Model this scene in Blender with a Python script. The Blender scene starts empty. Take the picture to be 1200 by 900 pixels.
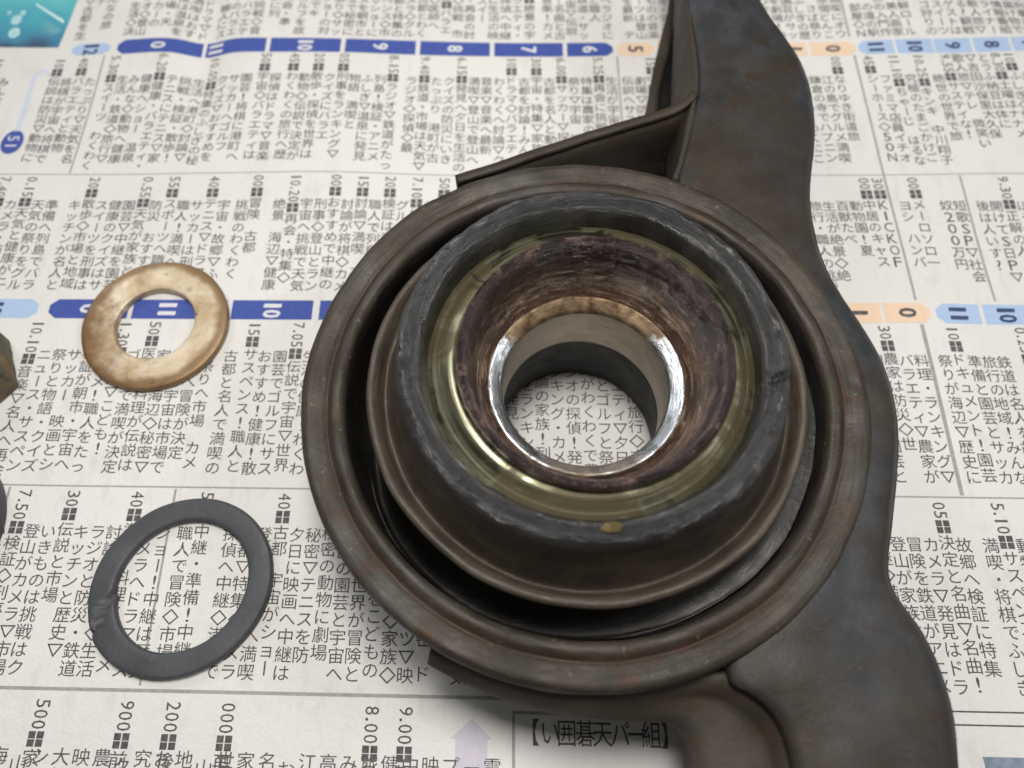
import bpy, math, random
from mathutils import Vector, noise

# ------------------------------------------------------------------ camera, light, exposure
sc = bpy.context.scene
S = 0.001                                   # everything below is in millimetres
FPX, TAU, DIST = 901.0, math.radians(24.0), 150.0
CT, ST = math.cos(TAU), math.sin(TAU)
HCAM = DIST * CT                            # camera height over the paper; the point under it is the origin
cam_data = bpy.data.cameras.new('camera')
cam_data.sensor_width = 36.0
cam_data.lens = 36.0 * FPX / 1200.0
cam_data.clip_start = 0.005
cam_data.clip_end = 20.0
cam_data.dof.use_dof = True
cam_data.dof.focus_distance = 0.128
cam_data.dof.aperture_fstop = 15.0
cam_data.dof.aperture_blades = 0
cam = bpy.data.objects.new('camera', cam_data)
sc.collection.objects.link(cam)
cam.location = (0, 0, HCAM * S)
cam.rotation_euler = (TAU, 0, 0)
sc.camera = cam

world = bpy.data.worlds.new('World')
sc.world = world
world.use_nodes = True
bg = world.node_tree.nodes['Background']
bg.inputs[0].default_value = (1.0, 0.965, 0.91, 1)
bg.inputs[1].default_value = 0.13

def lamp(name, loc, target, size, power, col):
    d = bpy.data.lights.new(name, 'AREA')
    d.shape = 'RECTANGLE'; d.size, d.size_y = size
    d.energy = power; d.color = col
    o = bpy.data.objects.new(name, d); sc.collection.objects.link(o)
    o.location = loc
    o.rotation_euler = (Vector(target) - Vector(loc)).to_track_quat('-Z', 'Y').to_euler()
    return o
lamp('desk_lamp', (0.000, 0.082, 0.29), (0.010, 0.080, 0.0), (0.085, 0.065), 0.80, (1.0, 0.97, 0.92))
lamp('left_lamp', (-0.52, 0.60, 0.62), (0.0, 0.06, 0.0), (0.20, 0.34), 1.9, (0.95, 0.97, 1.0))
lamp('right_lamp', (0.66, 0.11, 0.64), (0.0, 0.06, 0.0), (0.16, 0.24), 1.9, (0.96, 0.98, 1.0))

vs = sc.view_settings
vs.view_transform = 'Standard'
vs.look = 'None'
vs.exposure = 0.0
vs.gamma = 1.0

# ------------------------------------------------------------------ helpers
def P(px, py, z):
    """photo pixel (1200 x 900) -> point on the level plane at height z (mm)"""
    u, v = (px - 600) / FPX, (450 - py) / FPX
    dx, dy, dz = u, ST + v * CT, -CT + v * ST
    t = (z - HCAM) / dz
    return (dx * t, dy * t)

def link(o, parent=None):
    sc.collection.objects.link(o)
    if parent:
        o.parent = parent
    return o

def mesh_obj(name, verts, faces, material, parent=None, smooth=True, scale=S):
    me = bpy.data.meshes.new(name)
    me.from_pydata([(v[0]*scale, v[1]*scale, v[2]*scale) for v in verts], [], faces)
    me.update()
    if smooth:
        me.polygons.foreach_set('use_smooth', [True] * len(me.polygons))
    me.materials.append(material)
    return link(bpy.data.objects.new(name, me), parent)

def tag(o, label, cat, group=None):
    o['label'] = label; o['category'] = cat
    if group: o['group'] = group
    return o

def empty(name, x, y, z=0):
    o = bpy.data.objects.new(name, None)
    o.empty_display_size = 0.01
    link(o); o.location = (x*S, y*S, z*S)
    return o

def chaikin(p, n=2, closed=False):
    for _ in range(n):
        q = []
        m = len(p)
        rng = range(m) if closed else range(m - 1)
        if not closed: q.append(p[0])
        for i in rng:
            a, b = p[i], p[(i+1) % m]
            q.append(tuple(.75*x + .25*y for x, y in zip(a, b)))
            q.append(tuple(.25*x + .75*y for x, y in zip(a, b)))
        if not closed: q.append(p[-1])
        p = q
    return p

def lathe(name, prof, material, parent, closed=False, seg=240, it=2, warp=None):
    prof = chaikin(prof, it, closed)
    m = len(prof); V = []; F = []
    for i in range(seg):
        a = 2*math.pi*i/seg
        ca, sa = math.cos(a), math.sin(a)
        for (r, z) in prof:
            if warp: r2, z2 = warp(a, r, z)
            else: r2, z2 = r, z
            V.append((r2*ca, r2*sa, z2))
    for i in range(seg):
        j = (i+1) % seg
        for k in range(m if closed else m-1):
            l = (k+1) % m
            F.append((i*m+k, j*m+k, j*m+l, i*m+l))
    return mesh_obj(name, V, F, material, parent)

def resample(pts, n):
    d = [0]
    for a, b in zip(pts, pts[1:]):
        d.append(d[-1] + math.dist(a, b))
    out = []
    k = 0
    for i in range(n):
        t = d[-1]*i/(n-1)
        while k < len(d)-2 and d[k+1] < t: k += 1
        w = (t-d[k])/max(1e-9, d[k+1]-d[k])
        out.append(tuple(x*(1-w)+y*w for x, y in zip(pts[k], pts[k+1])))
    return out

def nz(x, y, z, s):
    return noise.noise(Vector((x/s, y/s, z/s)))

def smooth01(t):
    t = max(0., min(1., t)); return t*t*(3-2*t)

# ------------------------------------------------------------------ node helpers
class NT:
    def __init__(self, name):
        self.m = bpy.data.materials.new(name); self.m.use_nodes = True
        self.t = self.m.node_tree; self.n = self.t.nodes
        self.b = self.n['Principled BSDF']
    def add(self, kind, **kw):
        n = self.n.new(kind)
        for k, v in kw.items(): setattr(n, k, v)
        return n
    def put(self, sock, v):
        if hasattr(v, 'is_output') or isinstance(v, bpy.types.NodeSocket): self.t.links.new(v, sock)
        else:
            if isinstance(v, tuple) and len(v) == 3 and sock.type == 'RGBA': v = (*v, 1)
            sock.default_value = v
    def coord(self):
        return self.add('ShaderNodeTexCoord').outputs['Object']
    def noise(self, vec, scale, detail=4, rough=.55, dist=0):
        n = self.add('ShaderNodeTexNoise')
        self.put(n.inputs['Vector'], vec); n.inputs['Scale'].default_value = scale
        n.inputs['Detail'].default_value = detail; n.inputs['Roughness'].default_value = rough
        n.inputs['Distortion'].default_value = dist
        return n.outputs['Fac']
    def ramp(self, fac, *stops):
        r = self.add('ShaderNodeValToRGB'); e = r.color_ramp.elements
        while len(e) < len(stops): e.new(0.5)
        for i, (p, c) in enumerate(stops):
            e[i].position = p
            e[i].color = (*c, 1) if isinstance(c, tuple) else (c, c, c, 1)
        self.put(r.inputs['Fac'], fac)
        return r.outputs['Color']
    def mix(self, fac, a, b, kind='MIX'):
        n = self.add('ShaderNodeMix', data_type='RGBA', blend_type=kind)
        self.put(n.inputs['Factor'], fac); self.put(n.inputs['A'], 0) if False else None
        self.put(n.inputs[6], a); self.put(n.inputs[7], b)
        return n.outputs[2]
    def math(self, op, a, b=0.0, c=0.0):
        n = self.add('ShaderNodeMath', operation=op)
        for i, v in enumerate((a, b, c)):
            self.put(n.inputs[i], v)
        return n.outputs[0]
    def polar(self, ka=1.0, kr=1000.0, kz=1000.0):
        """angle, radius, height about the object's own axis -> a stretched lookup vector"""
        s = self.add('ShaderNodeSeparateXYZ'); self.put(s.inputs[0], self.coord())
        x, y, z = s.outputs
        r = self.math('SQRT', self.math('ADD', self.math('MULTIPLY', x, x), self.math('MULTIPLY', y, y)))
        inv = self.math('DIVIDE', 1.0, self.math('ADD', r, 1e-6))
        c = self.add('ShaderNodeCombineXYZ')
        # cos/sin of the angle keep it seamless
        self.put(c.inputs[0], self.math('MULTIPLY', self.math('MULTIPLY', x, inv), ka))
        self.put(c.inputs[1], self.math('MULTIPLY', self.math('MULTIPLY', y, inv), ka))
        self.put(c.inputs[2], self.math('ADD', self.math('MULTIPLY', r, kr), self.math('MULTIPLY', z, kz)))
        self.sep = (x, y, z, r, inv)
        return c.outputs[0]
    def bump(self, h, strength, dist):
        b = self.add('ShaderNodeBump'); b.inputs['Strength'].default_value = strength
        b.inputs['Distance'].default_value = dist; self.put(b.inputs['Height'], h)
        self.t.links.new(b.outputs[0], self.b.inputs['Normal'])
        self.t.links.new(b.outputs[0], self.b.inputs['Coat Normal'])
    def done(self, col, rough, metal=0.0, spec=0.5, coat=0.0):
        self.b.inputs['Coat Weight'].default_value = coat; self.b.inputs['Coat Roughness'].default_value = .12
        self.put(self.b.inputs['Base Color'], col); self.put(self.b.inputs['Roughness'], rough)
        self.put(self.b.inputs['Metallic'], metal); self.put(self.b.inputs['Specular IOR Level'], spec)
        return self.m

def m_steel(name, a, b, rust, worn, worn_amt=.62, rough=(.5, .75), band=False):
    """old painted pressed steel: brown film of dirt, rust freckles, worn blue-grey patches"""
    n = NT(name); c = n.coord()
    base = n.ramp(n.noise(c, 90, 6, .6), (.32, a), (.7, b))
    patch = n.ramp(n.noise(c, 45, 4, .55, .4), (worn_amt-.12, 0.0), (worn_amt+.1, 1.0))
    col = n.mix(patch, base, n.ramp(n.noise(c, 160, 5, .6), (.42, worn), (.68, tuple(v*1.8 for v in worn))))
    rs = n.ramp(n.noise(c, 230, 5, .62, .6), (.58, 0.0), (.70, .85))
    col = n.mix(rs, col, rust)
    grit = n.ramp(n.noise(c, 1500, 3, .6), (.62, 0.0), (.72, .35))
    col = n.mix(grit, col, tuple(v*2.2 for v in b))
    if band:
        pv = n.polar(2.5, 1500, 300); x, y, z, r, inv = n.sep
        gr = n.noise(pv, 1.3, 5, .65)
        col = n.mix(n.ramp(gr, (.50, 0.0), (.68, .7)), col, tuple(v*.45 for v in a))
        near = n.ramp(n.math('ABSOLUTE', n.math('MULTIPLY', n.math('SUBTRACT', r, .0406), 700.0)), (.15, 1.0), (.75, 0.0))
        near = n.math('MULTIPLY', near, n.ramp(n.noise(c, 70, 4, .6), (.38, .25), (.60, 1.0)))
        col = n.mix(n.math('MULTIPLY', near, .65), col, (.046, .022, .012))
        chips = n.ramp(n.noise(c, 620, 5, .7), (.63, 0.0), (.68, .9))
        col = n.mix(chips, col, (.13, .105, .08))
    n.bump(n.math('ADD', n.noise(c, 260, 4, .5), n.math('MULTIPLY', n.noise(c, 1700, 4, .65), .6)), .24, .0005)
    return n.done(col, n.ramp(n.noise(c, 120, 4), (.3, rough[0]), (.7, rough[1])), 0.15, .28)

M = {}
M['ring'] = m_steel('ring_steel', (.024, .020, .015), (.064, .052, .039), (.062, .030, .017), (.050, .047, .044), .64, (.42, .68), True)
M['plate'] = m_steel('plate_steel', (.026, .021, .016), (.050, .040, .029), (.040, .025, .015), (.030, .032, .036), .52, (.40, .60))
M['web'] = m_steel('web_steel', (.034, .027, .021), (.060, .047, .035), (.060, .034, .020), (.042, .039, .036), .66, (.5, .7))

def m_rubber(name, lo, hi, dust, streak, rough, coat=0.0):
    n = NT(name); pv = n.polar(2.2, 900, 500); c = n.coord()
    st = n.noise(pv, 1.7, 6, .7)
    blot = n.noise(c, 150, 5, .6, .3)
    col = n.ramp(blot, (.3, lo), (.72, hi))
    col = n.mix(n.ramp(st, (.47, 0.0), (.66, dust[1])), col, dust[0])
    scr = n.noise(n.polar(9, 1100, 1100), 1.2, 5, .72)
    n.bump(n.math('ADD', n.math('MULTIPLY', st, streak), n.math('ADD', n.math('MULTIPLY', scr, streak*.6), n.math('MULTIPLY', n.noise(c, 900, 4), .4))), .5, .0005)
    return n.done(col, n.ramp(n.noise(c, 260, 4, .6), (.3, rough[0]), (.7, rough[1])), 0.0, .5, coat)
M['boot'] = m_rubber('boot_rubber', (.024, .019, .014), (.068, .051, .035), ((.095, .072, .048), .7), .4, (.42, .62))
M['collar'] = m_rubber('collar_rubber', (.008, .008, .009), (.020, .019, .020), ((.046, .043, .042), .45), 3.2, (.18, .48), .2)
M['gutter'] = m_rubber('gutter_rubber', (.007, .006, .006), (.018, .015, .012), ((.040, .033, .026), .5), .5, (.34, .55))  # near-black rubber, with the groove's shade put into its colour
M['grease_shade'] = m_rubber('black_grease_shade', (.003, .003, .003), (.008, .007, .006), ((.015, .012, .010), .4), .6, (.5, .7))  # grease on the lower sleeve, painted shade in the bracket slot

def m_ringrubber():
    n = NT('flat_ring_rubber'); c = n.coord()
    col = n.ramp(n.noise(c, 130, 5, .6), (.3, (.045, .047, .053)), (.7, (.066, .069, .077)))
    dust = n.ramp(n.noise(c, 700, 4, .65), (.6, 0.0), (.78, .35))
    col = n.mix(dust, col, (.14, .14, .145))
    n.bump(n.noise(c, 1200, 4, .6), .3, .0002)
    return n.done(col, n.ramp(n.noise(c, 200, 3), (.3, .45), (.7, .62)), 0, .45)
M['flat_rubber'] = m_ringrubber()

def m_shield():
    n = NT('zinc_shield'); pv = n.polar(1.2, 2200, 800); c = n.coord()
    col = n.ramp(n.noise(pv, 1.4, 5, .6), (.36, (.11, .105, .058)), (.62, (.36, .35, .25)))
    grime = n.ramp(n.noise(c, 120, 5, .6, .5), (.41, 0.0), (.53, .94))
    col = n.mix(grime, col, (.075, .060, .028))
    n.bump(n.noise(n.polar(.5, 5000, 2000), 1.0, 3), .25, .0002)
    return n.done(col, n.math('ADD', .30, n.math('MULTIPLY', grime, .25)), n.math('SUBTRACT', 1.0, n.math('MULTIPLY', grime, .6)), .5)
M['shield'] = m_shield()

def m_sleeve():
    n = NT('greasy_sleeve'); pv = n.polar(2.0, 700, 700); c = n.coord()
    x, y, z, r, inv = n.sep
    st = n.noise(pv, 1.5, 7, .72, .3)
    col = n.ramp(st, (.37, (.010, .005, .004)), (.46, (.055, .022, .010)), (.54, (.13, .064, .025)), (.63, (.32, .26, .19)))  # brown streaks; the palest tone paints in wet glints
    pur = n.ramp(n.noise(c, 330, 5, .65), (.38, (.016, .008, .009)), (.54, (.050, .024, .025)), (.67, (.21, .13, .11)))  # purple lip, its palest flecks also painted glints
    col = n.mix(n.ramp(n.math('MULTIPLY', n.math('SUBTRACT', r, .0172), 600.0), (.1, 0.0), (.75, 1.0)), col, pur)
    scr = n.noise(n.polar(30, 500, 500), 1.5, 4, .7)
    n.bump(n.math('ADD', n.math('MULTIPLY', st, 1.2), n.math('ADD', n.noise(c, 800, 5, .65), n.math('MULTIPLY', scr, .6))), .9, .0009)
    return n.done(col, n.ramp(n.noise(c, 400, 4), (.3, .12), (.7, .34)), 0.35, .6, 1.0)
M['sleeve'] = m_sleeve()

def m_chamfer():
    n = NT('bright_chamfer'); c = n.coord(); n.polar()
    x, y, z, r, inv = n.sep
    sn = n.math('MULTIPLY', y, inv)
    stain = n.math('ADD', sn, n.math('MULTIPLY', n.math('SUBTRACT', n.noise(c, 260, 5, .65), .5), .75))
    m = n.ramp(stain, (.50, 0.0), (.60, 1.0))
    m2 = n.ramp(n.math('MULTIPLY', stain, -1.0), (.80, 0.0), (.95, .8))
    m = n.math('MAXIMUM', m, m2)
    spots = n.ramp(n.noise(c, 900, 4, .6), (.62, 0.0), (.70, .7))
    rust = n.ramp(n.noise(c, 500, 4, .6), (.35, (.07, .038, .018)), (.65, (.27, .19, .105)))
    col = n.mix(m, n.ramp(n.noise(n.polar(4, 2600, 2600), 1.3, 6, .72), (.36, (.16, .16, .17)), (.47, (.55, .59, .64)), (.57, (.90, .93, .97))), rust)
    col = n.mix(spots, col, (.16, .12, .08))
    n.bump(n.noise(n.polar(3, 5200, 5200), 1.0, 4, .7), .5, .0003)
    return n.done(col, n.math('ADD', .26, n.math('MULTIPLY', m, .15)), n.math('SUBTRACT', 1.0, n.math('MULTIPLY', m, .55)), .5)
M['chamfer'] = m_chamfer()

def m_bore():
    n = NT('bore_steel'); pv = n.polar(1.5, 100, 900); c = n.coord()
    col = n.ramp(n.noise(c, 130, 5, .6), (.3, (.30, .25, .19)), (.7, (.48, .42, .34)))
    col = n.mix(n.ramp(n.noise(pv, 2.0, 5, .6), (.58, 0.0), (.75, .8)), col, (.12, .075, .035))
    return n.done(col, .42, .75)
M['bore'] = m_bore()

def m_washer():
    n = NT('tarnished_washer'); c = n.coord()
    col = n.ramp(n.noise(c, 110, 5, .62, .5), (.30, (.27, .17, .085)), (.45, (.47, .36, .22)), (.64, (.63, .54, .40)))
    n.polar(); x, y, z, r, inv = n.sep
    edge = n.ramp(n.math('MULTIPLY', n.math('SUBTRACT', n.math('ADD', r, n.math('MULTIPLY', n.noise(c, 160, 4), .004)), .0135), 500.0), (.2, 0.0), (.8, .85))
    col = n.mix(edge, col, (.19, .105, .042))
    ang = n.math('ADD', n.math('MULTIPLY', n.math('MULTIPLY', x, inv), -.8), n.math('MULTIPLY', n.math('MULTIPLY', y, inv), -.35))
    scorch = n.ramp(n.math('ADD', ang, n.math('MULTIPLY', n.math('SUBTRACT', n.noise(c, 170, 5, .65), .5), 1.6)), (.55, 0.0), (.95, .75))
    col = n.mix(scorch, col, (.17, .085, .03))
    spots = n.ramp(n.noise(c, 420, 5, .68, .4), (.60, 0.0), (.70, .8))
    col = n.mix(spots, col, (.085, .045, .018))
    sc_ = n.noise(n.polar(1.2, 5000, 0), 1.4, 4, .7)
    n.bump(n.math('ADD', sc_, n.noise(c, 900, 4)), .22, .0002)
    return n.done(col, n.ramp(n.noise(c, 250, 4), (.3, .32), (.7, .55)), .45, .5)
M['washer'] = m_washer()

def m_nut():
    n = NT('rusty_nut_steel'); c = n.coord()
    col = n.ramp(n.noise(c, 220, 6, .65, .4), (.3, (.035, .03, .018)), (.5, (.12, .11, .075)), (.62, (.20, .12, .035)), (.8, (.30, .27, .19)))
    n.bump(n.noise(c, 500, 5, .65), .7, .0008)
    return n.done(col, .6, .3)
M['nut'] = m_nut()

def m_flat(name, col, rough=.5, metal=0., var=.12, scale=400):
    n = NT(name); c = n.coord()
    k = n.ramp(n.noise(c, scale, 4, .6), (.3, tuple(v*(1-var) for v in col)), (.7, tuple(min(1, v*(1+var)) for v in col)))
    return n.done(k, rough, metal, .3)

def m_paper():
    n = NT('newsprint'); c = n.coord()
    col = n.ramp(n.noise(c, 14, 4, .5), (.3, (.67, .66, .635)), (.7, (.735, .725, .70)))
    fib = n.noise(c, 2600, 4, .7)
    col = n.mix(n.ramp(fib, (.45, 0.0), (.75, .22)), col, (.52, .50, .465))
    mp = n.add('ShaderNodeMapping'); n.put(mp.inputs[0], c); mp.inputs['Scale'].default_value = (1.0, .35, 1.0)
    ghost = n.ramp(n.noise(mp.outputs[0], 420, 4, .6), (.52, 0.0), (.66, .30))     # the other side showing through
    ghost = n.math('MULTIPLY', ghost, n.ramp(n.noise(c, 38, 3, .5), (.40, 0.0), (.56, 1.0)))
    col = n.mix(ghost, col, (.52, .48, .49))
    smudge = n.ramp(n.noise(c, 55, 6, .68, .6), (.60, 0.0), (.78, .32))            # greasy finger marks
    col = n.mix(smudge, col, (.40, .35, .29))
    n.bump(n.math('ADD', n.noise(c, 1400, 4, .6), n.math('MULTIPLY', n.noise(c, 95, 4, .55, .5), 4.0)), .30, .0005)
    return n.done(col, .85, 0, .25)
M['paper'] = m_paper()

def m_ink(name, col, fade):
    n = NT(name); c = n.coord()
    k = n.ramp(n.noise(c, 900, 4, .65), (.35, col), (.75, fade))
    return n.done(k, .75, 0, .25)
M['ink'] = m_ink('black_ink', (.065, .058, .060), (.16, .15, .15))
M['ink_soft'] = m_ink('thin_rule_ink', (.30, .29, .28), (.40, .385, .37))
M['ink_blue'] = m_ink('blue_ink', (.050, .083, .32), (.066, .102, .36))
M['ink_pale'] = m_ink('pale_blue_ink', (.37, .49, .70), (.42, .54, .73))
M['ink_peach'] = m_ink('peach_ink', (.75, .56, .40), (.78, .60, .45))
M['ink_white'] = m_ink('unprinted_digit', (.62, .62, .66), (.72, .71, .72))
M['ink_navy'] = m_ink('navy_ink', (.04, .055, .14), (.07, .09, .2))
M['ink_box'] = m_ink('grey_box_ink', (.66, .655, .645), (.70, .695, .68))

# ------------------------------------------------------------------ table and newspaper
def wave(x, y):
    z = .7*math.sin(x/27+.6)*math.sin(y/39+1.1) + .4*math.sin(x/15+y/25) + .5*nz(x, y, 0, 24)
    # soft fold in the upper left of the sheet
    z -= 2.1*math.exp(-((x+74.5+.10*(y-150))/5.5)**2) * smooth01((y-112)/34)
    # keep it flat where things lie on it
    for cx, cy, r in ((11.5, 48.8, 52), (-71.4, 73.6, 18), (-57.2, 22.4, 19)):
        d = math.hypot(x-cx, y-cy)
        z *= smooth01((d-r)/26+.0) if d < r+26 else 1
    return z

def warp(x, y):
    """the print runs a little out of square towards the bottom of the sheet"""
    return (x, y - .00018*max(0, 115-y)*x)

def sheet_z(x, y, lift):
    return wave(x, y) + lift

bm_n = 46
TX0, TX1, TY0, TY1 = -900, 900, -500, 900
nt = NT('table_wood'); c_ = nt.coord()
tw = nt.done(nt.ramp(nt.noise(c_, 30, 5, .6), (.3, (.16, .11, .07)), (.7, (.26, .19, .12))), .5)
tb = mesh_obj('table_top', [(x, y, z) for z in (-30, -3.2) for x, y in ((TX0, TY0), (TX1, TY0), (TX1, TY1), (TX0, TY1))],
              [(0, 3, 2, 1), (4, 5, 6, 7), (0, 1, 5, 4), (1, 2, 6, 5), (2, 3, 7, 6), (3, 0, 4, 7)], tw, None, False)
tb['kind'] = 'structure'

NX0, NX1, NY0, NY1, ST_ = -200.0, 190.0, -45.0, 245.0, 1.5
nx, ny = int((NX1-NX0)/ST_), int((NY1-NY0)/ST_)
V = []; F = []
for j in range(ny+1):
    for i in range(nx+1):
        x, y = NX0+i*ST_, NY0+j*ST_
        V.append((x, y, wave(x, y)))
for j in range(ny):
    for i in range(nx):
        a = j*(nx+1)+i
        F.append((a, a+1, a+nx+2, a+nx+1))
paper = tag(mesh_obj('newspaper', V, F, M['paper']), 'open newspaper page of television listings spread flat under the metal parts', 'newspaper')
sol = paper.modifiers.new('thickness', 'SOLIDIFY'); sol.thickness = .0001; sol.offset = -1

LIFT = [0.04]
def poly_print(name, polys, material, lift=.04, step=1.5):
    """flat printed shapes; each polygon is a quad (a,b,c,d) cut along its length so it follows the sheet"""
    V = []; F = []
    for (a, b, c, d) in polys:
        n = max(1, int(max(math.dist(a, b), math.dist(d, c))/step))
        m = max(1, int(max(math.dist(a, d), math.dist(b, c))/step))
        o = len(V)
        for i in range(n+1):
            t = i/n
            for j in range(m+1):
                s = j/m
                x = (a[0]*(1-t)+b[0]*t)*(1-s)+(d[0]*(1-t)+c[0]*t)*s
                y = (a[1]*(1-t)+b[1]*t)*(1-s)+(d[1]*(1-t)+c[1]*t)*s
                x, y = warp(x, y)
                V.append((x, y, sheet_z(x, y, lift)))
        for i in range(n):
            for j in range(m):
                p = o+i*(m+1)+j
                F.append((p, p+m+1, p+m+2, p+1))
    return mesh_obj(name, V, F, material, paper)

# glyph shapes, from Blender's own built-in font
cu = bpy.data.curves.new('glyph', 'FONT'); cu.resolution_u = 2; cu.fill_mode = 'FRONT'
cu.size = 1.0
to = bpy.data.objects.new('glyph', cu); sc.collection.objects.link(to)
GL = {}
def glyph(ch):
    if ch not in GL:
        cu.body = ch
        dg = bpy.context.evaluated_depsgraph_get(); dg.update()
        e = to.evaluated_get(dg); me = e.to_mesh()
        vs_ = [(v.co.x, v.co.y) for v in me.vertices]
        fs = [tuple(p.vertices) for p in me.polygons]
        e.to_mesh_clear()
        if vs_:
            x0, x1 = min(v[0] for v in vs_), max(v[0] for v in vs_)
            y0, y1 = min(v[1] for v in vs_), max(v[1] for v in vs_)
        else: x0 = x1 = y0 = y1 = 0
        GL[ch] = (vs_, fs, (x0+x1)/2, (y0+y1)/2, x1-x0, y1-y0)
    return GL[ch]

class Print:
    def __init__(self): self.V = []; self.F = []
    def ch(self, ch, x, y, w, h, rot=False, fit=False, lift=.06):
        vs_, fs, cx, cy, gw, gh = glyph(ch)
        if not vs_: return
        o = len(self.V)
        if fit: sy = h/max(gh, 1e-3); sx = min(w/max(gw, 1e-3), sy*1.25)
        else: sx, sy = w/.98, h/.98
        if not fit: cy = cy if ord(ch) < 256 else .36
        for (a, b) in vs_:
            a = (a-cx)*sx; b = (b-cy)*sy
            if rot: a, b = b, -a
            X, Y = warp(x+a, y+b)
            self.V.append((X, Y, sheet_z(X, Y, lift)))
        for f in fs: self.F.append(tuple(o+i for i in f))
    def rect(self, x0, y0, x1, y1, lift=.05):
        o = len(self.V)
        for (x, y) in ((x0, y0), (x1, y0), (x1, y1), (x0, y1)):
            X, Y = warp(x, y); self.V.append((X, Y, sheet_z(X, Y, lift)))
        self.F.append((o, o+1, o+2, o+3))
    def build(self, name, material):
        o = mesh_obj(name, self.V, self.F, material, paper, False)
        o['kind'] = 'stuff'
        return o

VERT = {'ー': 1, '(': 1, ')': 1, '〜': 1, '…': 1, '「': 1, '」': 1, '【': 1, '】': 1}
PITCH, COL = 2.92, 2.96
def column(pr, x, y, text, ymin, w=2.95, h=2.8):
    """one vertical line of type running down the sheet; 't:' digits lie on their side"""
    i = 0
    if text.startswith('['):
        t, text = text[1:].split(']', 1)
        for chx in t:
            hh = 1.0 if chx == '.' else 1.62
            if y-hh < ymin: return
            if chx == '.': pr.ch('.', x-.8, y-hh/2, .5, .5, True, True)
            else: pr.ch(chx, x, y-hh/2, 1.28, 2.3, True, True)
            y -= hh
        # the two small boxed marks after a time
        if y-2.6 > ymin:
            for k in (0, 1):
                for s in (-.68, .68):
                    pr.rect(x+s-.56, y-.18-1.22*(k+1)+.12, x+s+.56, y-.18-1.22*k)
            y -= 2.75
    for chx in text:
        if y-PITCH < ymin: return
        if chx == ' ': y -= PITCH*.9; continue
        rot = chx in VERT
        if ord(chx) < 128 and not rot: pr.ch(chx, x, y-PITCH/2, 2.0, 2.4, False, True)
        elif rot: pr.ch(chx, x, y-PITCH/2, h, w, True)
        else: pr.ch(chx, x, y-PITCH/2, w, h)
        y -= PITCH

rnd = random.Random(7)
PH = ['ファミマ店員イチオシ', '究極のたまごかけご飯', '絶世の世界旅で旅', '中川翔子と', '江の島でグルメ満喫!', '生放送のニュース', '天気予報◇', '大相撲中継 国技館', '今夜の歌謡曲',
      '旅する鉄道の秘境', '名曲アルバム', '連続ドラマ小説', '料理の基本を学ぶ', '高校野球 準決勝', '健康体操の時間', '週刊こども新聞', '映画の裏側に迫る', '世界の朝市めぐり',
      '家族で楽しむ登山', '囲碁将棋フォーカス', '園芸日和 春の庭', '古都の職人たち', '海の生きもの図鑑', '地域の話題を紹介', 'お笑い名人劇場', '韓国ドラマ 第九話', '再放送', '討論 経済の行方',
      '日曜美術館 名画', '趣味の写真教室', 'サスペンス劇場 港', 'アニメ 冒険の国', '特集 防災の知恵', '健康長寿の秘けつ', '山の天気と雲の話', '電車で行く温泉旅', 'クイズ王決定戦', '懐かしの名場面集',
      '科学の扉 宇宙編', '農業最前線の挑戦', 'ショップ情報', '通販の時間です', '手話ニュース', '気象情報 各地', '英会話 旅行編', '時代劇 風の剣士', 'プロ野球 中継', 'みんなの歌◇']
WD = '世界 旅行 映画 特集 生活 健康 料理 温泉 名曲 歴史 動物 宇宙 鉄道 登山 園芸 将棋 討論 地域 防災 音楽 劇場 名人 冒険 探偵 刑事 医師 家族 祭り 海辺 古都 職人 市場 散歩 満喫 絶景 発見 挑戦 対決 決定 中継 準備 最新 秘密 検証 再会 物語 伝説 列島 朝市 夕日 故郷 天気 農家 港町 グルメ スイーツ ニュース ドラマ アニメ クイズ ショー スポーツ サッカー ゴルフ テニス カメラ ラジオ キッチン サスペンス ドキュメント バラエティ ランキング おすすめ たっぷり わくわく こども みんな いきもの ふしぎ'.split()
JN = ['の', 'と', 'で', 'へ', 'に', '▽', '・', 'を', '!', ' ', '◇', '▽', 'は', 'が']
def phrase():
    t = ''
    while len(t) < 13: t += rnd.choice(WD)+rnd.choice(JN)
    return t
def rtime():
    m = rnd.choice(['00', '05', '10', '15', '20', '25', '30', '40', '45', '50', '55'])
    return '[' + (rnd.choice(['5', '6', '7', '8', '9', '10', '11', '0', '1', '2']) + '.' if rnd.random() < .45 else '') + m + ']'

SEPS = [P(1035, 202, 0)[0], P(1087, 343, 0)[0]+13.5, P(727, 112, 0)[0], P(292, 133, 0)[0], P(100, 140, 0)[0], P(560, 690, 0)[0]-48, P(870, 100, 0)[0]]
BAND_H = 4.5
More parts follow.
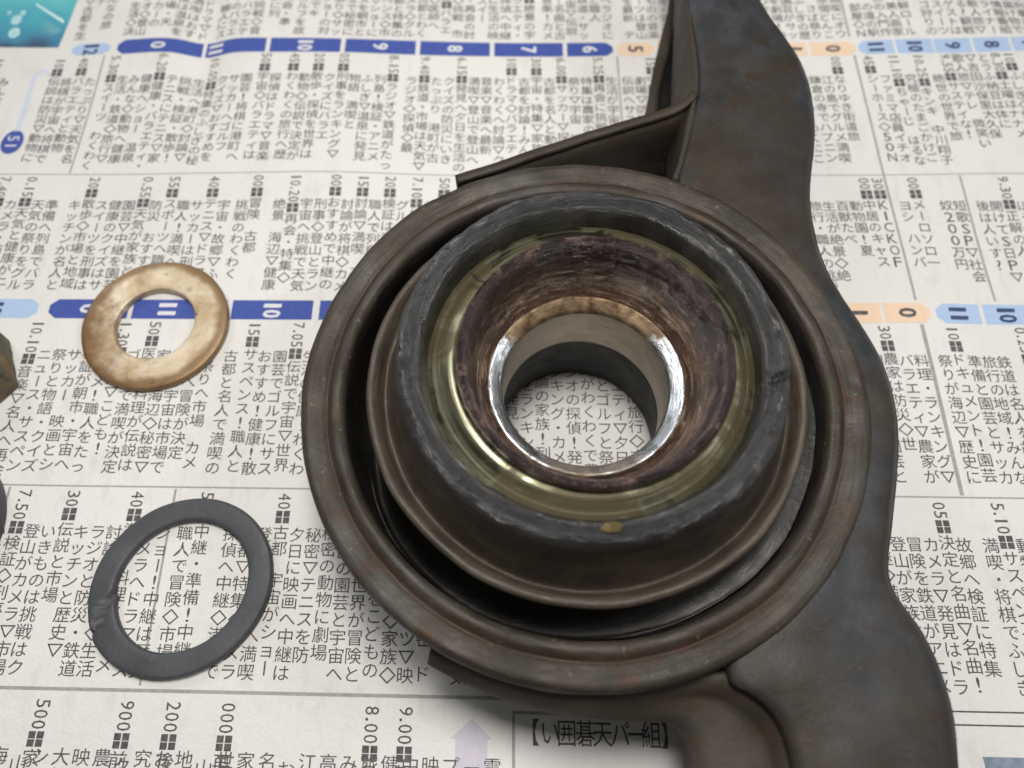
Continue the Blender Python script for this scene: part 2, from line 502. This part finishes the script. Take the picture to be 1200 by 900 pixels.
# x positions (mm) and lettering that can be read on the right of the sheet
SPECIAL = {1: ['[8.30]土曜はナナメ', 'とうふ納豆は体に', '▽吉田沙保里大久保', '歌人旅▽テレ 微笑い', '[9.55]サステイな!', ' 絶世の世界で旅', '[10.25]キンキ 中川翔子と', ' 究極のたまごかけご飯', '[11.10]ちゃーじ はるな愛', ' ファミマ店員イチオシ', '[45]シーホース◇50N', '', '[00]なりゆき街道旅', ' 江の島でグルメ満喫!', ' 鎌倉の寺でハプニング'],
           2: [' ほうれん草', '[9.30]正解の人', ' 開けてS日P▽', ' 後は人いす?', ' 短歌SP▽社会', ' 奴200万円', '', '[00]メーロソロ一', ' ヨシ ハンバ', '[30]KICKOF', '[00]中居のキャス', ' 動物園!夏', ' 百獣たべ'],
           0: ['お届け物で', '情報番組', 'ドライナー', '歌人旅▽', 'る?観戦', 'ーゲストは', '夢のスイーツ', 'イチゴ狩りの', '新鮮ロール', '美人画家', '夜の入門作', 'の道の駅', '部屋◇N', '[00]満喫にオウ', ' 原宿どんこ', 'さば祭り']}
XPIC = P(84, 30, 0)[0]
XTAB = P(10, 150, 0)[0]-3
BLOCKS = [(178.5, 153.0), (147.6, 112.6), (111.2, 80.0), (74.4, 40.2), (38.6, 5.2)]
for bi, (y1, y0) in enumerate(BLOCKS):
    pr = Print()
    x = 166.0
    k = 0
    spec = list(SPECIAL.get(bi, []))
    xspec = {0: P(1190, 40, 0)[0], 1: P(1185, 100, 0)[0], 2: P(1192, 215, 0)[0]}.get(bi)
    run = 0
    while x > -172:
        for s_ in SEPS:
            if abs(x-s_) < 1.75: x = s_-1.8
        if xspec is not None and x <= xspec and spec:
            t = spec.pop(0); y = y1
            if t.startswith(' '): t = t[1:]; y -= 6.2
            if bi == 0: y = y0+PITCH*len(t.split(']')[-1])+.5+(6 if ']' in t else 0)
            if t: column(pr, x, y, t, y0)
            x -= COL; continue
        r = rnd.random()
        if run <= 0:
            run = rnd.randint(2, 4)
            t = rtime() + phrase(); y = y1
            if r < .12: x -= COL*.5
        else:
            t = rnd.choice(PH); y = y1-6.4
            t = phrase()
        run -= 1
        if bi == 0: y = y0+PITCH*rnd.randint(7, 9)+.4
        ym = y0 if rnd.random() < .8 else y0+rnd.choice([3, 3, 6, 10])
        if bi == 0 and x < XPIC: x -= COL; continue
        if bi == 1 and x < XTAB: ym = 131
        if bi == 1 and XTAB <= x < XTAB+8: x -= COL; continue
        column(pr, x, y, t, ym)
        x -= COL
    pr.build('printed_text', M['ink'])

# strip under the table of listings
pr = Print()
y1 = 1.6
for px, t in ((45, '[500]家'), (145, '[900]前半戦'), (200, '[200]後半'), (265, '[000]再放'), (435, '[8.00]各国'), (475, '[9.00]報道')):
    X = P(px, 850, 0)[0]
    column(pr, X, 2.7, t, -30, 3.0, 2.8)
for k in range(34):
    X = -112+k*3.3
    column(pr, X, -4.6-rnd.choice([0, .0, 1.2]), rnd.choice(PH), -40)
pr.build('printed_text', M['ink'])
# framed note
bx0, bx1, by1, by0 = P(600, 850, 0)[0], P(600, 850, 0)[0]+52, P(600, 833, 0)[1], P(600, 833, 0)[1]-34
poly_print('printed_frame', [((bx0, by0), (bx1, by0), (bx1, by1), (bx0, by1))], M['ink_soft'], .03)
poly_print('printed_panel', [((bx0+.5, by0+.5), (bx1-.5, by0+.5), (bx1-.5, by1-.5), (bx0+.5, by1-.5))], M['ink_box'], .05)
pr = Print()
for px, chx in ((628, '【'), (645, 'い'), (664, '囲'), (686, '碁'), (706, '天'), (727, 'パ'), (745, 'ー'), (763, '組'), (778, '】')):
    X, Y = P(px, 858, 0)
    pr.ch(chx, X, Y, 3.3, 4.2, lift=.09)
for k in range(13):
    for j in range(4):
        pr.ch(rnd.choice('番組案内放送時間地域局の受信'), bx0+4+k*3.4, by1-12-j*4.2, 2.6, 2.8, lift=.09)
pr.build('printed_text', M['ink'])
# little house mark
hx, hy = P(552, 885, 0)
poly_print('printed_mark', [((hx-2.6, hy-7), (hx+2.6, hy-7), (hx+2.6, hy+2.2), (hx-2.6, hy+2.2)), ((hx-3.4, hy+2.2), (hx+3.4, hy+2.2), (hx+.1, hy+5.2), (hx-.1, hy+5.2))],
           m_ink('lilac_ink', (.54, .50, .58), (.60, .56, .62)), .035)

# rules
def hrule(y, x0, x1, w, mat, name='printed_rule'):
    poly_print(name, [((x0, y-w/2), (x1, y-w/2), (x1, y+w/2), (x0, y+w/2))], mat, .045, 3.0)
def vrule(x, y0, y1, w, mat):
    poly_print('printed_rule', [((x-w/2, y0), (x+w/2, y0), (x+w/2, y1), (x-w/2, y1))], mat, .05, 3.0)
hrule(111.9, -170, 168, .22, M['ink_soft'])
hrule(39.4, -170, 168, .28, M['ink_soft'])
hrule(4.2, -170, 60, .55, M['ink_soft'])
hrule(3.7, 60, 168, .25, M['ink']); hrule(1.7, 60, 168, .25, M['ink'])
for s_ in (SEPS[0],):
    vrule(s_, 154, 178, .5, M['ink_soft']); vrule(s_, 80.2, 147.8, .5, M['ink_soft']); vrule(s_, 39.8, 74.6, .75, M['ink_soft'])
vrule(SEPS[1], 80.2, 111.5, .45, M['ink_soft'])
vrule(SEPS[2], 112.3, 147.8, .4, M['ink_soft'])
vrule(SEPS[3]-1, 5, 39, .4, M['ink_soft'])
vrule(SEPS[4], 112.3, 147.8, .4, M['ink_soft'])
vrule(SEPS[4]+6, 5, 39, .4, M['ink_soft'])

# hour bands
def cell(px0, px1, py, mat, digits, dmat, ends='', dx=0, h=BAND_H):
    X0, Y = P(px0, py, 0); X1, _ = P(px1, py, 0)
    Y = YB
    a, b = X0, X1
    pl = []
    if 'r' in ends:
        pl.append(((b-1.6, Y-h/2), (b, Y-h/5), (b, Y+h/5), (b-1.6, Y+h/2))); b -= 1.6
    if 'l' in ends:
        pl.append(((a, Y-h/5), (a+1.6, Y-h/2), (a+1.6, Y+h/2), (a, Y+h/5))); a += 1.6
    pl.append(((a, Y-h/2), (b, Y-h/2), (b, Y+h/2), (a, Y+h/2)))
    poly_print('hour_band', pl, mat, .045)
    if digits:
        pr = Print()
        cx = (X0+X1)/2+dx
        n = len(digits)
        for i, d in enumerate(digits):
            yy = Y+((n-1)/2-i)*1.9
            for q, (ex, ey) in enumerate(((0, 0), (.1, .12), (-.1, -.12), (.0, .14), (0, -.14))):
                pr.ch(d, cx+ex, yy+ey, 1.9 if n == 1 else 1.6, 3.5, True, True, .075+q*.004)
        pr.build('hour_number', dmat)
YB = 150.2
cell(84, 130, 52, M['ink_pale'], '12', M['ink_navy'], 'lr', h=3.6)
cell(138, 236, 56, M['ink_blue'], '0', M['ink_white'], 'l')
cell(240, 313, 56, M['ink_blue'], '11', M['ink_white'], dx=-5)
cell(318, 400, 56, M['ink_blue'], '10', M['ink_white'])
cell(405, 487, 58, M['ink_blue'], '9', M['ink_white'])
cell(492, 574, 60, M['ink_blue'], '8', M['ink_white'])
cell(579, 660, 62, M['ink_blue'], '7', M['ink_white'])
cell(665, 719, 64, M['ink_blue'], '6', M['ink_white'], 'r')
cell(724, 768, 66, M['ink_peach'], '5', M['ink'], 'lr')
cell(772, 815, 66, M['ink_peach'], '4', M['ink'])
cell(900, 947, 62, M['ink_peach'], '1', M['ink'], dx=2)
cell(951, 1003, 57, M['ink_peach'], '0', M['ink'], 'r')
cell(1006, 1046, 55, M['ink_pale'], '11', M['ink_navy'], 'l')
cell(1050, 1092, 57, M['ink_pale'], '10', M['ink_navy'])
cell(1095, 1137, 60, M['ink_pale'], '9', M['ink_navy'])
cell(1141, 1182, 62, M['ink_pale'], '8', M['ink_navy'])
cell(1186, 1226, 64, M['ink_pale'], '7', M['ink_navy'])
YB = 77.2
cell(-60, 44, 364, M['ink_pale'], '12', M['ink_navy'], 'r')
cell(57, 150, 365, M['ink_blue'], '0', M['ink_white'], 'l')
cell(155, 265, 366, M['ink_blue'], '11', M['ink_white'], dx=-2.5)
cell(271, 366, 367, M['ink_blue'], '10', M['ink_white'])
cell(374, 460, 367, M['ink_blue'], '9', M['ink_white'])
cell(980, 1031, 366, M['ink_peach'], '1', M['ink'])
cell(1035, 1089, 366, M['ink_peach'], '0', M['ink'], 'r')
cell(1096, 1148, 366, M['ink_pale'], '11', M['ink_navy'], 'l')
cell(1153, 1206, 366, M['ink_pale'], '10', M['ink_navy'])

# colour picture in the corner of the page, and the small blue tab under it
n = NT('teal_picture_ink'); c = n.coord()
sp = n.add('ShaderNodeSeparateXYZ'); n.put(sp.inputs[0], c)
g = n.math('MULTIPLY', n.math('SUBTRACT', sp.outputs[1], .150), 40.0)
g = n.math('ADD', g, n.math('MULTIPLY', n.math('SUBTRACT', n.noise(c, 90, 4), .5), .7))
teal = n.ramp(g, (.0, (.02, .05, .10)), (.14, (.025, .19, .32)), (.45, (.04, .33, .42)), (.85, (.12, .52, .52)))
teal = n.mix(n.ramp(n.noise(c, 150, 3, .5, .3), (.60, 0.0), (.74, .5)), teal, (.30, .55, .55))
M['teal'] = n.done(teal, .6)
a0, a1 = P(-90, 50, 0), P(72, 50, 0)
q0, q1, q2 = P(-90, 52, 0), P(66, 52, 0), P(82, -40, 0)
poly_print('printed_picture', [((q0[0]-30, q0[1]), q1, (q1[0]+2.5, q1[1]+34), (q0[0]-30, q0[1]+34))], M['teal'], .045)
bub = m_ink('pale_teal_ink', (.30, .56, .60), (.55, .75, .78))
for k, (px, py, rx, ry) in enumerate(((17, 20, 1.3, 1.7), (14, 35, 1.4, 1.8), (25, 12, .7, .9), (9, 12, .5, .7))):
    X, Y = P(px, py, 0)
    cc = [(X+rx*math.cos(t*math.pi/6+.4)*(1+.2*nz(t, k, 0, 1.7)), Y+ry*math.sin(t*math.pi/6+.4)) for t in range(12)]
    poly_print('printed_bubble', [(cc[q], cc[q+1], cc[10-q], cc[11-q]) for q in range(5)], bub, .06)
X0, Y0 = P(40, 3, 0); X1, Y1 = P(72, 24, 0)
poly_print('printed_streak', [((X0, Y0), (X1, Y1), (X1, Y1+1.1), (X0, Y0+.6))], m_ink('pale_streak_ink', (.55, .75, .74), (.6, .78, .78)), .06)
X, Y = P(13, 165, 0)
ov = [(X+2.5*math.cos(t*math.pi/8), Y+3.6*math.sin(t*math.pi/8)) for t in range(16)]
poly_print('printed_oval', [(ov[0+k], ov[1+k], ov[14-k], ov[15-k]) for k in range(0, 7)], M['ink_blue'], .05)
pr = Print(); pr.ch('5', X, Y+1.1, 1.5, 2.6, True, True, .08); pr.ch('1', X, Y-1.1, .8, 2.6, True, True, .08); pr.build('hour_number', M['ink_white'])
pts = [P(18, 152, 0), P(38, 85, 0), P(50, 78, 0), P(56, 86, 0)]
poly_print('printed_rule', [((a[0]-.5, a[1]), (b[0]-.5, b[1]), (b[0]+.6, b[1]), (a[0]+.6, a[1])) for a, b in zip(pts, pts[1:])], m_ink('faint_blue_ink', (.54, .59, .70), (.60, .64, .71)), .05)
# picture block in the lower right corner
X, Y = P(1150, 874, 0)
poly_print('printed_picture', [((X+1, Y-30), (X+45, Y-30), (X+45, Y), (X, Y))], m_ink('slate_picture_ink', (.17, .21, .28), (.28, .32, .38)), .045)
poly_print('printed_picture', [((X+3, Y-30), (X+45, Y-30), (X+45, Y-3.2), (X+3, Y-4.4))], m_ink('brown_picture_ink', (.10, .08, .075), (.14, .11, .10)), .065)
bpy.data.objects.remove(to)

# ------------------------------------------------------------------ the support bearing
AX, AY = 11.5, 48.8
B = tag(empty('support_bearing', AX, AY), 'big greasy driveshaft support bearing in black rubber with rusty brown steel bracket', 'bearing')

def w_ring(a, r, z):
    chip = nz(r*math.cos(a), r*math.sin(a), 7, 1.7)
    if z > 24 and chip > .35: z -= .5*(chip-.35)
    n1 = nz(r*math.cos(a), r*math.sin(a), z, 6.0)
    n2 = nz(r*math.cos(a)+50, r*math.sin(a), z, 22.0)
    k = smooth01((z-15)/8)
    return r+.12*n1*k+.25*n2*k, z+.16*n1*k+.18*n2*k
lathe('outer_ring', [(43.2, .1), (43.2, 12), (43.6, 22.5), (44.6, 23.4), (45.0, 24.4), (44.7, 25.4), (43.8, 25.9), (42.4, 25.6), (41.2, 25.3), (40.75, 25.0), (40.3, 25.4),
                     (39.7, 25.9), (38.7, 25.9), (38.05, 25.4), (37.8, 24.2), (37.7, 14), (37.7, .1)], M['ring'], B, True, 300, 2, w_ring)

LR = math.radians(-28)
def w_boot(a, r, z):
    d = (math.cos(a-LR)+1)/2
    k = d**1.3
    if 32 < r < 37.2 and z < 23:                       # the web of rubber sits higher on this side
        z = z+(24.2-z)*k*.95
    n1 = nz(r*math.cos(a), r*math.sin(a), z, 5.0)
    n2 = nz(r*math.cos(a), r*math.sin(a)+90, z, 16.0)
    return r+.12*n1+.25*n2, z+.12*n1+.3*n2
lathe('rubber_gutter', [(37.85, 24.6), (37.6, 23.6), (37.45, 20), (37.4, 10), (37.0, 5.0), (36.2, 4.0), (34.2, 6), (32.8, 12), (32.3, 20), (32.7, 24.4), (33.2, 26.0)], M['gutter'], B, False, 260, 2, w_boot)
lathe('rubber_cushion', [(32.6, 24.0), (32.9, 25.2), (34.1, 27.3), (34.1, 28.3), (33.3, 28.7), (32.4, 28.0), (31.8, 26.4), (31.2, 26.2),
                         (30.5, 27.6), (29.4, 30.4), (28.4, 33.0), (27.4, 35.6), (26.6, 36.8), (25.0, 37)], M['boot'], B, False, 260, 2, w_boot)

ta = math.atan2(P(905, 440, 39)[1]-AY, P(905, 440, 39)[0]-AX)
def w_collar(a, r, z):
    x, y = r*math.cos(a), r*math.sin(a)
    n1 = nz(x, y, z, 2.2); n2 = nz(x, y, 30, 9.0); n3 = nz(r*1.3, a*9, 4, 1.0)
    top = smooth01((z-36.5)/2)
    dz = (.22*n1+.45*n2+.16*n3)*top
    d = (a-ta+math.pi) % (2*math.pi)-math.pi
    dz -= 1.3*math.exp(-((d-.06*(r-27)/3)*r/.45)**2)*top*smooth01((r-24.8)/1.2)
    return r+.15*n1+.3*n2*top, z+dz
lathe('rubber_collar', [(26.2, 33), (27.5, 35.0), (28.2, 36.8), (28.4, 38.1), (27.8, 39.3), (26.6, 39.9), (25.3, 39.7), (24.5, 38.9), (24.1, 37.6), (23.9, 34.5)], M['collar'], B, False, 360, 2, w_collar)
lathe('dust_shield', [(25.0, 34.0), (24.4, 34.9), (23.6, 35.4), (22.9, 35.75), (22.6, 35.8), (21.6, 36.35), (20.9, 36.7), (20.2, 36.8), (19.6, 36.4)], M['shield'], B, False, 200, 2)

def w_sleeve(a, r, z):
    r += .5*math.cos(a)*smooth01((z-29)/6)
    x, y = r*math.cos(a), r*math.sin(a)
    n1 = nz(x, y, z, 1.6); n2 = nz(x, y, z, 6.0)
    k = smooth01((z-28.8)/2)
    return r+.10*n1*k+.12*n2*k, z+.12*n1*k+.18*n2*k
sl = lathe('inner_sleeve', [(20.1, 32), (20.2, 36.5), (20.1, 38.2), (19.7, 38.8), (19.1, 38.7), (18.7, 38.1), (18.4, 36.6), (18.1, 34.0), (17.6, 31.6), (16.9, 29.6), (16.0, 28.7), (15.2, 28.5), (14.9, 28.2)], M['sleeve'], B, False, 320, 2, w_sleeve)
lathe('bore_chamfer', [(15.25, 28.35), (15.0, 28.45), (14.7, 28.3), (14.0, 27.75), (13.4, 27.2), (13.15, 26.8), (13.05, 26.3)], M['chamfer'], B, False, 200, 2)
lathe('bore_wall', [(13.06, 26.5), (13.0, 25), (13.0, 20), (13.0, 16.6), (13.3, 16.0), (14.0, 15.7)], M['bore'], B, False, 160, 1)
lathe('lower_sleeve', [(13.2, 16.2), (14.0, 15.6), (14.3, 14.6), (14.4, 8), (14.4, .1), (15.4, .1), (15.4, 15.8)], M['grease_shade'], B, False, 140, 1)
lathe('underside_light_stop', [(15.2, 15.72), (16, 15.5), (22, 15.3), (27, 13), (34, 5.4), (37.4, 4.6)], M['boot'], B, False, 120, 1)  # unseen closed underside, added to stop light leaking in around the bore

# small marks on the rubber
def tube(name, pts, rad, mat, parent, seg=7):
    V = []; F = []
    for i, p in enumerate(pts):
        a = Vector(pts[max(0, i-1)]); b = Vector(pts[min(len(pts)-1, i+1)])
        t = (b-a).normalized(); s = t.cross(Vector((0, 0, 1))).normalized(); u = s.cross(t)
        rr = rad*(.45 if i in (0, len(pts)-1) else 1)
        for k in range(seg):
            q = Vector(p)+(s*math.cos(2*math.pi*k/seg)+u*math.sin(2*math.pi*k/seg))*rr
            V.append(tuple(q))
    for i in range(len(pts)-1):
        for k in range(seg):
            l = (k+1) % seg
            F.append((i*seg+k, i*seg+l, (i+1)*seg+l, (i+1)*seg+k))
    F.append(tuple(range(seg))); F.append(tuple(range((len(pts)-1)*seg, len(pts)*seg)))
    return mesh_obj(name, V, F, mat, parent)
def loc(px, py, z):
    x, y = P(px, py, z); return (x-AX, y-AY, z)
tube('rubber_shred', [loc(549, 317, 39.8), loc(556, 323, 39.4), loc(561, 328, 38.9), loc(568, 331, 38.9)], .22, M['collar'], B)
fx, fy, fz = loc(717, 617, 40.2)
Vf = []
for i, (dx, dy, dz) in enumerate(((-1.5, -.4, 0), (-.4, -.8, .25), (.9, -.6, .1), (1.5, .2, .3), (.5, .7, .15), (-.8, .5, .35), (0, 0, .55))):
    Vf.append((fx+dx, fy+dy, fz+dz-.1))
mesh_obj('grease_flake', Vf, [(0, 1, 6), (1, 2, 6), (2, 3, 6), (3, 4, 6), (4, 5, 6), (5, 0, 6)], m_flat('brass_flake', (.95, .74, .34), .18, 1.0), B, False)

# bracket plate: lofted between its folded inner edge and its curved outer edge
ZP = 24.0
outer_px = [(868, -75), (872, -45), (884, -18), (893, 0), (905, 18), (922, 40), (938, 66), (948, 96), (952, 130), (951, 165), (947, 195), (945, 225), (950, 260), (962, 300), (981, 335), (1005, 370),
            (1025, 402), (1039, 434), (1048, 472), (1051, 520), (1048, 570), (1043, 620), (1038, 652), (1041, 682), (1056, 706), (1079, 736), (1098, 775), (1112, 815), (1119, 850), (1123, 900), (1124, 960), (1112, 1020)]
inner_px = [(788, -75), (798, -40), (806, 0), (817, 55), (820, 100), (813, 132), (800, 190), (792, 212)]
inner_px2 = [(850, 800), (878, 812), (905, 834), (921, 862), (930, 900), (937, 960), (940, 1020)]
outer = resample(chaikin([(loc(x, y, ZP)[0]+1.3, loc(x, y, ZP)[1]) for x, y in outer_px], 2), 150)
in1 = [loc(x, y, ZP)[:2] for x, y in inner_px]; in2 = [loc(x, y, ZP)[:2] for x, y in inner_px2]
a1 = math.atan2(in1[-1][1], in1[-1][0]); a2 = math.atan2(in2[0][1], in2[0][0])
arc = [(40.5*math.cos(a1+(a2-a1)*i/24), 40.5*math.sin(a1+(a2-a1)*i/24)) for i in range(1, 24)]
inner = chaikin(in1+arc+in2, 2)
# pair points by matching y along each third
def by_y(poly, n, ys):
    out = []
    for y in ys:
        best = None
        for p, q in zip(poly, poly[1:]):
            if (p[1]-y)*(q[1]-y) <= 0 and p[1] != q[1]:
                t = (y-p[1])/(q[1]-p[1]); best = p[0]+(q[0]-p[0])*t; break
        if best is None: best = poly[0][0] if abs(y-poly[0][1]) < abs(y-poly[-1][1]) else poly[-1][0]
        out.append((best, y))
    return out
ytop = min(inner[0][1], outer[0][1]); ybot = max(inner[-1][1], outer[-1][1])
NR, NC = 260, 26
ys = [ytop+(ybot-ytop)*i/(NR-1) for i in range(NR)]
IN, OUT = by_y(inner, NR, ys), by_y(outer, NR, ys)
V = []; F = []
for i in range(NR):
    (x0, y), (x1, _) = IN[i], OUT[i]
    wdt = x1-x0
    for j in range(NC+4):
        if j <= NC:
            s = j/NC
            s = s*s*(3-2*s)*.35+s*.65
            x = x0+wdt*s
            dl, dr = x-x0, x1-x
            z = ZP
            z -= .7*math.exp(-(dl/.8)**2)                       # fold radius
            z -= 1.3*math.exp(-(dr/1.0)**2)+.9*math.exp(-(dr/5)**2)                       # rolled outer edge
            z += 1.3*math.sin(math.pi*s)*(1 if wdt > 8 else wdt/8)
            z += .5*nz(x, y, 3, 14)+.14*nz(x, y, 9, 4)
            V.append((x, y, z))
        else:
            k = j-NC
            V.append((x1+(.15, .2, .15)[k-1]-.25*k*0, y, ZP-1.5-(1.2, 3.2, 6.0)[k-1]))
W = NC+4
for i in range(NR-1):
    for j in range(W-1):
        F.append((i*W+j, (i+1)*W+j, (i+1)*W+j+1, i*W+j+1))
pl = mesh_obj('bracket_plate', V, F, M['plate'], B)
sm = pl.modifiers.new('thickness', 'SOLIDIFY'); sm.thickness = .0016; sm.offset = -1

def loft(name, rows, mat, thick, off=0.0, it=1, parent=B, even=False):
    """surface through several polylines of (x, y, z), each resampled alike"""
    n = 60
    if even:
        R = [chaikin(r, 3) for r in rows]; n = len(R[0])
    else: R = [resample(chaikin(r, it), n) for r in rows]
    # ease between rows
    RR = []
    for a, b in zip(R, R[1:]):
        for k in range(4):
            t = k/4
            RR.append([tuple(x*(1-t)+y*t for x, y in zip(p, q)) for p, q in zip(a, b)])
    RR.append(R[-1])
    V = []
    for r in RR:
        for p in r:
            V.append((p[0]+.12*nz(*p, 5), p[1]+.12*nz(p[1], p[0], p[2], 5), p[2]+.15*nz(p[0], p[2], p[1], 6)))
    F = [(i*n+j, i*n+j+1, (i+1)*n+j+1, (i+1)*n+j) for i in range(len(RR)-1) for j in range(n-1)]
    o = mesh_obj(name, V, F, mat, parent)
    m = o.modifiers.new('thickness', 'SOLIDIFY'); m.thickness = thick*S; m.offset = off
    return o
def L(pts, z): return [loc(x, y, z if not isinstance(z, list) else z[i]) for i, (x, y) in enumerate(pts)]

# upper ear: side wall falling from the fold, with its rolled foot
up_top = [(788, -75), (798, -40), (806, 0), (817, 55), (820, 100), (815, 127), (802, 188), (793, 212)]
loft('bracket_web', [L(up_top, 23.2), L([(790, -75), (797, -40), (802, 0), (806, 55), (806, 100), (803, 128), (796, 186), (790, 212)], 19),
                     L([(789, -75), (792, -40), (794, 0), (793, 55), (791, 100), (790, 134), (784, 190), (780, 225)], 11)], M['web'], 1.6)
FL = [L([(860, -75), (860, -40), (860, 0), (862, 55), (862, 100), (858, 137)], 1.6), L([(786, -75), (788, -40), (789, 0), (782, 55), (772, 100), (767, 140)], 1.6)]
loft('slot_shade_sheet', FL, M['grease_shade'], .5)  # near-black sheet added to paint the shade inside the slot
loft('web_foot', [L([(789, -75), (791, -40), (792, 0), (784, 55), (773, 100), (768, 140)], 1.2),
                  L([(788, -75), (790, -40), (791, 0), (783, 55), (771, 100), (766, 140)], 5.2), L([(785, -75), (787, -40), (788, 0), (773, 55), (763, 105), (756, 141)], 5.0),
                  L([(786, -75), (788, -40), (789, 0), (774, 55), (765, 105), (758, 142)], 1.0)], M['web'], .9)
# upper strap: wall from the ear to the ring, top edge lit
st_px = [(535, 211), (575, 199), (625, 182), (680, 164), (735, 147), (772, 136), (798, 127), (815, 110)]
zt = [20.5, 21, 21.4, 21.8, 22.2, 22.5, 22.8, 23.2]
top = L(st_px, zt)
loft('mounting_strap', [[(p[0]+.1, p[1]-.9, p[2]-.2) for p in top], top, [(p[0]+.3, p[1]-1.2, 14) for p in top], [(p[0]+.4, p[1]-1.6, 1.0) for p in top]], M['web'], 2.0)
# lower strap: a dished lip under the ring that runs on into the side wall of the lower ear
lo_in = [(508, 752), (545, 770), (600, 789), (650, 800), (700, 805), (760, 803), (815, 792), (850, 796), (880, 812), (905, 834), (921, 862), (930, 900), (937, 960), (940, 1020)]
lo_md = [(508, 758), (545, 777), (600, 797), (650, 809), (700, 815), (755, 814), (806, 808), (838, 812), (862, 826), (884, 846), (899, 872), (906, 905), (911, 960), (913, 1020)]
lo_ot = [(506, 769), (545, 790), (600, 813), (650, 826), (700, 832), (745, 834), (778, 835), (798, 841), (808, 852), (814, 866), (817, 884), (819, 908), (820, 960), (820, 1020)]
lw_bot = lo_ot[6:]
zin = [20, 20.4, 20.8, 21, 21.2, 21.4, 21.8, 22.2, 22.6, 22.8, 22.8, 22.8, 22.8, 22.8]
zmd = [19.8, 20, 20.2, 20.3, 20.3, 20.2, 19.6, 19.0, 18.6, 18.4, 18.4, 18.4, 18.4, 18.4]
LI = [(p[0]+(1.8 if i >= 7 else 0), p[1], p[2]-(.6 if i >= 7 else 0)) for i, p in enumerate(L(lo_in, zin))]
loft('mounting_strap', [[(p[0], p[1]+.8, 2.0) for p in LI], [(p[0], p[1]+.3, p[2]-1.2) for p in LI], LI, L(lo_md, zmd), L(lo_ot, 18.0), [(p[0], p[1]+.2, 15.2) for p in L(lo_ot, 18.0)]], M['web'], 1.3, -1, 1, B, True)
# the hidden feet that carry the lower ear
loft('web_foot', [[(p[0]+6, p[1]-2, 19) for p in L(lw_bot, 17)], [(p[0]+6, p[1]-2, 10) for p in L(lw_bot, 17)], [(p[0]+6, p[1]-2, .6) for p in L(lw_bot, 17)]], M['web'], 1.5)

# ------------------------------------------------------------------ loose parts on the paper
x, y = -71.4, 73.6
w = empty('flat_washer', x, y)
tag(w, 'tarnished tan metal flat washer lying across the blue hour band', 'washer')
def w_wash(a, r, z):
    n1 = nz(r*math.cos(a), r*math.sin(a), z, 4.0)
    return r+.08*n1, z+.06*n1
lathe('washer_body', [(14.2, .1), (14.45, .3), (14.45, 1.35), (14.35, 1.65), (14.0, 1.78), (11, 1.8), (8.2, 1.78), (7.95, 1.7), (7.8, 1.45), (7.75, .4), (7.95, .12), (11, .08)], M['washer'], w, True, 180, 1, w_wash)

rg = empty('rubber_ring', -57.2, 22.4)
tag(rg, 'flat dark grey rubber ring with a torn step in its left side', 'rubber ring')
tear = math.atan2(P(122, 716, 2)[1]-22.4, P(122, 716, 2)[0]+57.2)
def w_rub(a, r, z):
    x, y = r*math.cos(a), r*math.sin(a)
    d = (a-tear+math.pi) % (2*math.pi)-math.pi
    e = 1+.030*math.cos(2*(a-math.radians(38)))
    d2 = d-.10*(r-13.3)
    top = smooth01((z-.3)/1.0)
    dz = -.9*math.exp(-(d2*r/.55)**2)*top
    dz += .55*top*math.exp(-max(0, -d2)*3.0)*(1 if d2 < 0 else math.exp(-(d2*r/.25)**2))
    dr = .0
    if d2 > 0: dr = .45*math.exp(-d2*2.2)*(1 if r > 13.3 else -1)*1.0
    n1 = nz(x, y, z, 5.0)
    return (r+dr)*e+.08*n1, z+dz+.05*n1
lathe('ring_body', [(15.2, .15), (15.4, .5), (15.4, 1.5), (15.15, 1.85), (14.6, 1.95), (12.2, 1.95), (11.5, 1.8), (11.25, 1.5), (11.25, .5), (11.5, .12), (13.3, .08)], M['flat_rubber'], rg, True, 360, 1, w_rub)

px_, py_ = P(4, 617, 2)
r2 = empty('rubber_ring', px_-16.0, py_)
tag(r2, 'black rubber ring at the left edge of the paper below the nut', 'rubber ring')
lathe('ring_body', [(15.0, .15), (15.2, .6), (15.2, 3.2), (14.9, 3.7), (14.2, 3.9), (12.2, 3.9), (11.5, 3.6), (11.25, 3.2), (11.25, .5), (11.5, .12), (13.3, .08)], M['flat_rubber'], r2, True, 160, 1)

# rusty hex nut, mostly beyond the left edge
cxn, cyn = P(27, 442, 4)
nt_e = empty('hex_nut', cxn-13.4, cyn+.8)
tag(nt_e, 'grimy olive brown rusty metal nut left of the tan washer', 'nut')
def w_nut(a, r, z):
    if r > 6:
        t = (a-math.radians(-6)) % (math.pi/3)-math.pi/6
        hexr = 1/math.cos(t)*.87
        rr = r*hexr
    else: rr = r
    n1 = nz(rr*math.cos(a), rr*math.sin(a), z, 2.5)
    return rr+.25*n1, z+(.25*n1 if z > 1 else 0)
lathe('nut_body', [(10.3, .1), (10.8, .8), (10.8, 6.2), (10.2, 7.6), (9.0, 8.2), (6.6, 8.2), (5.6, 7.6), (5.2, 6.8), (5.2, .8), (5.8, .1)], M['nut'], nt_e, True, 180, 1, w_nut)
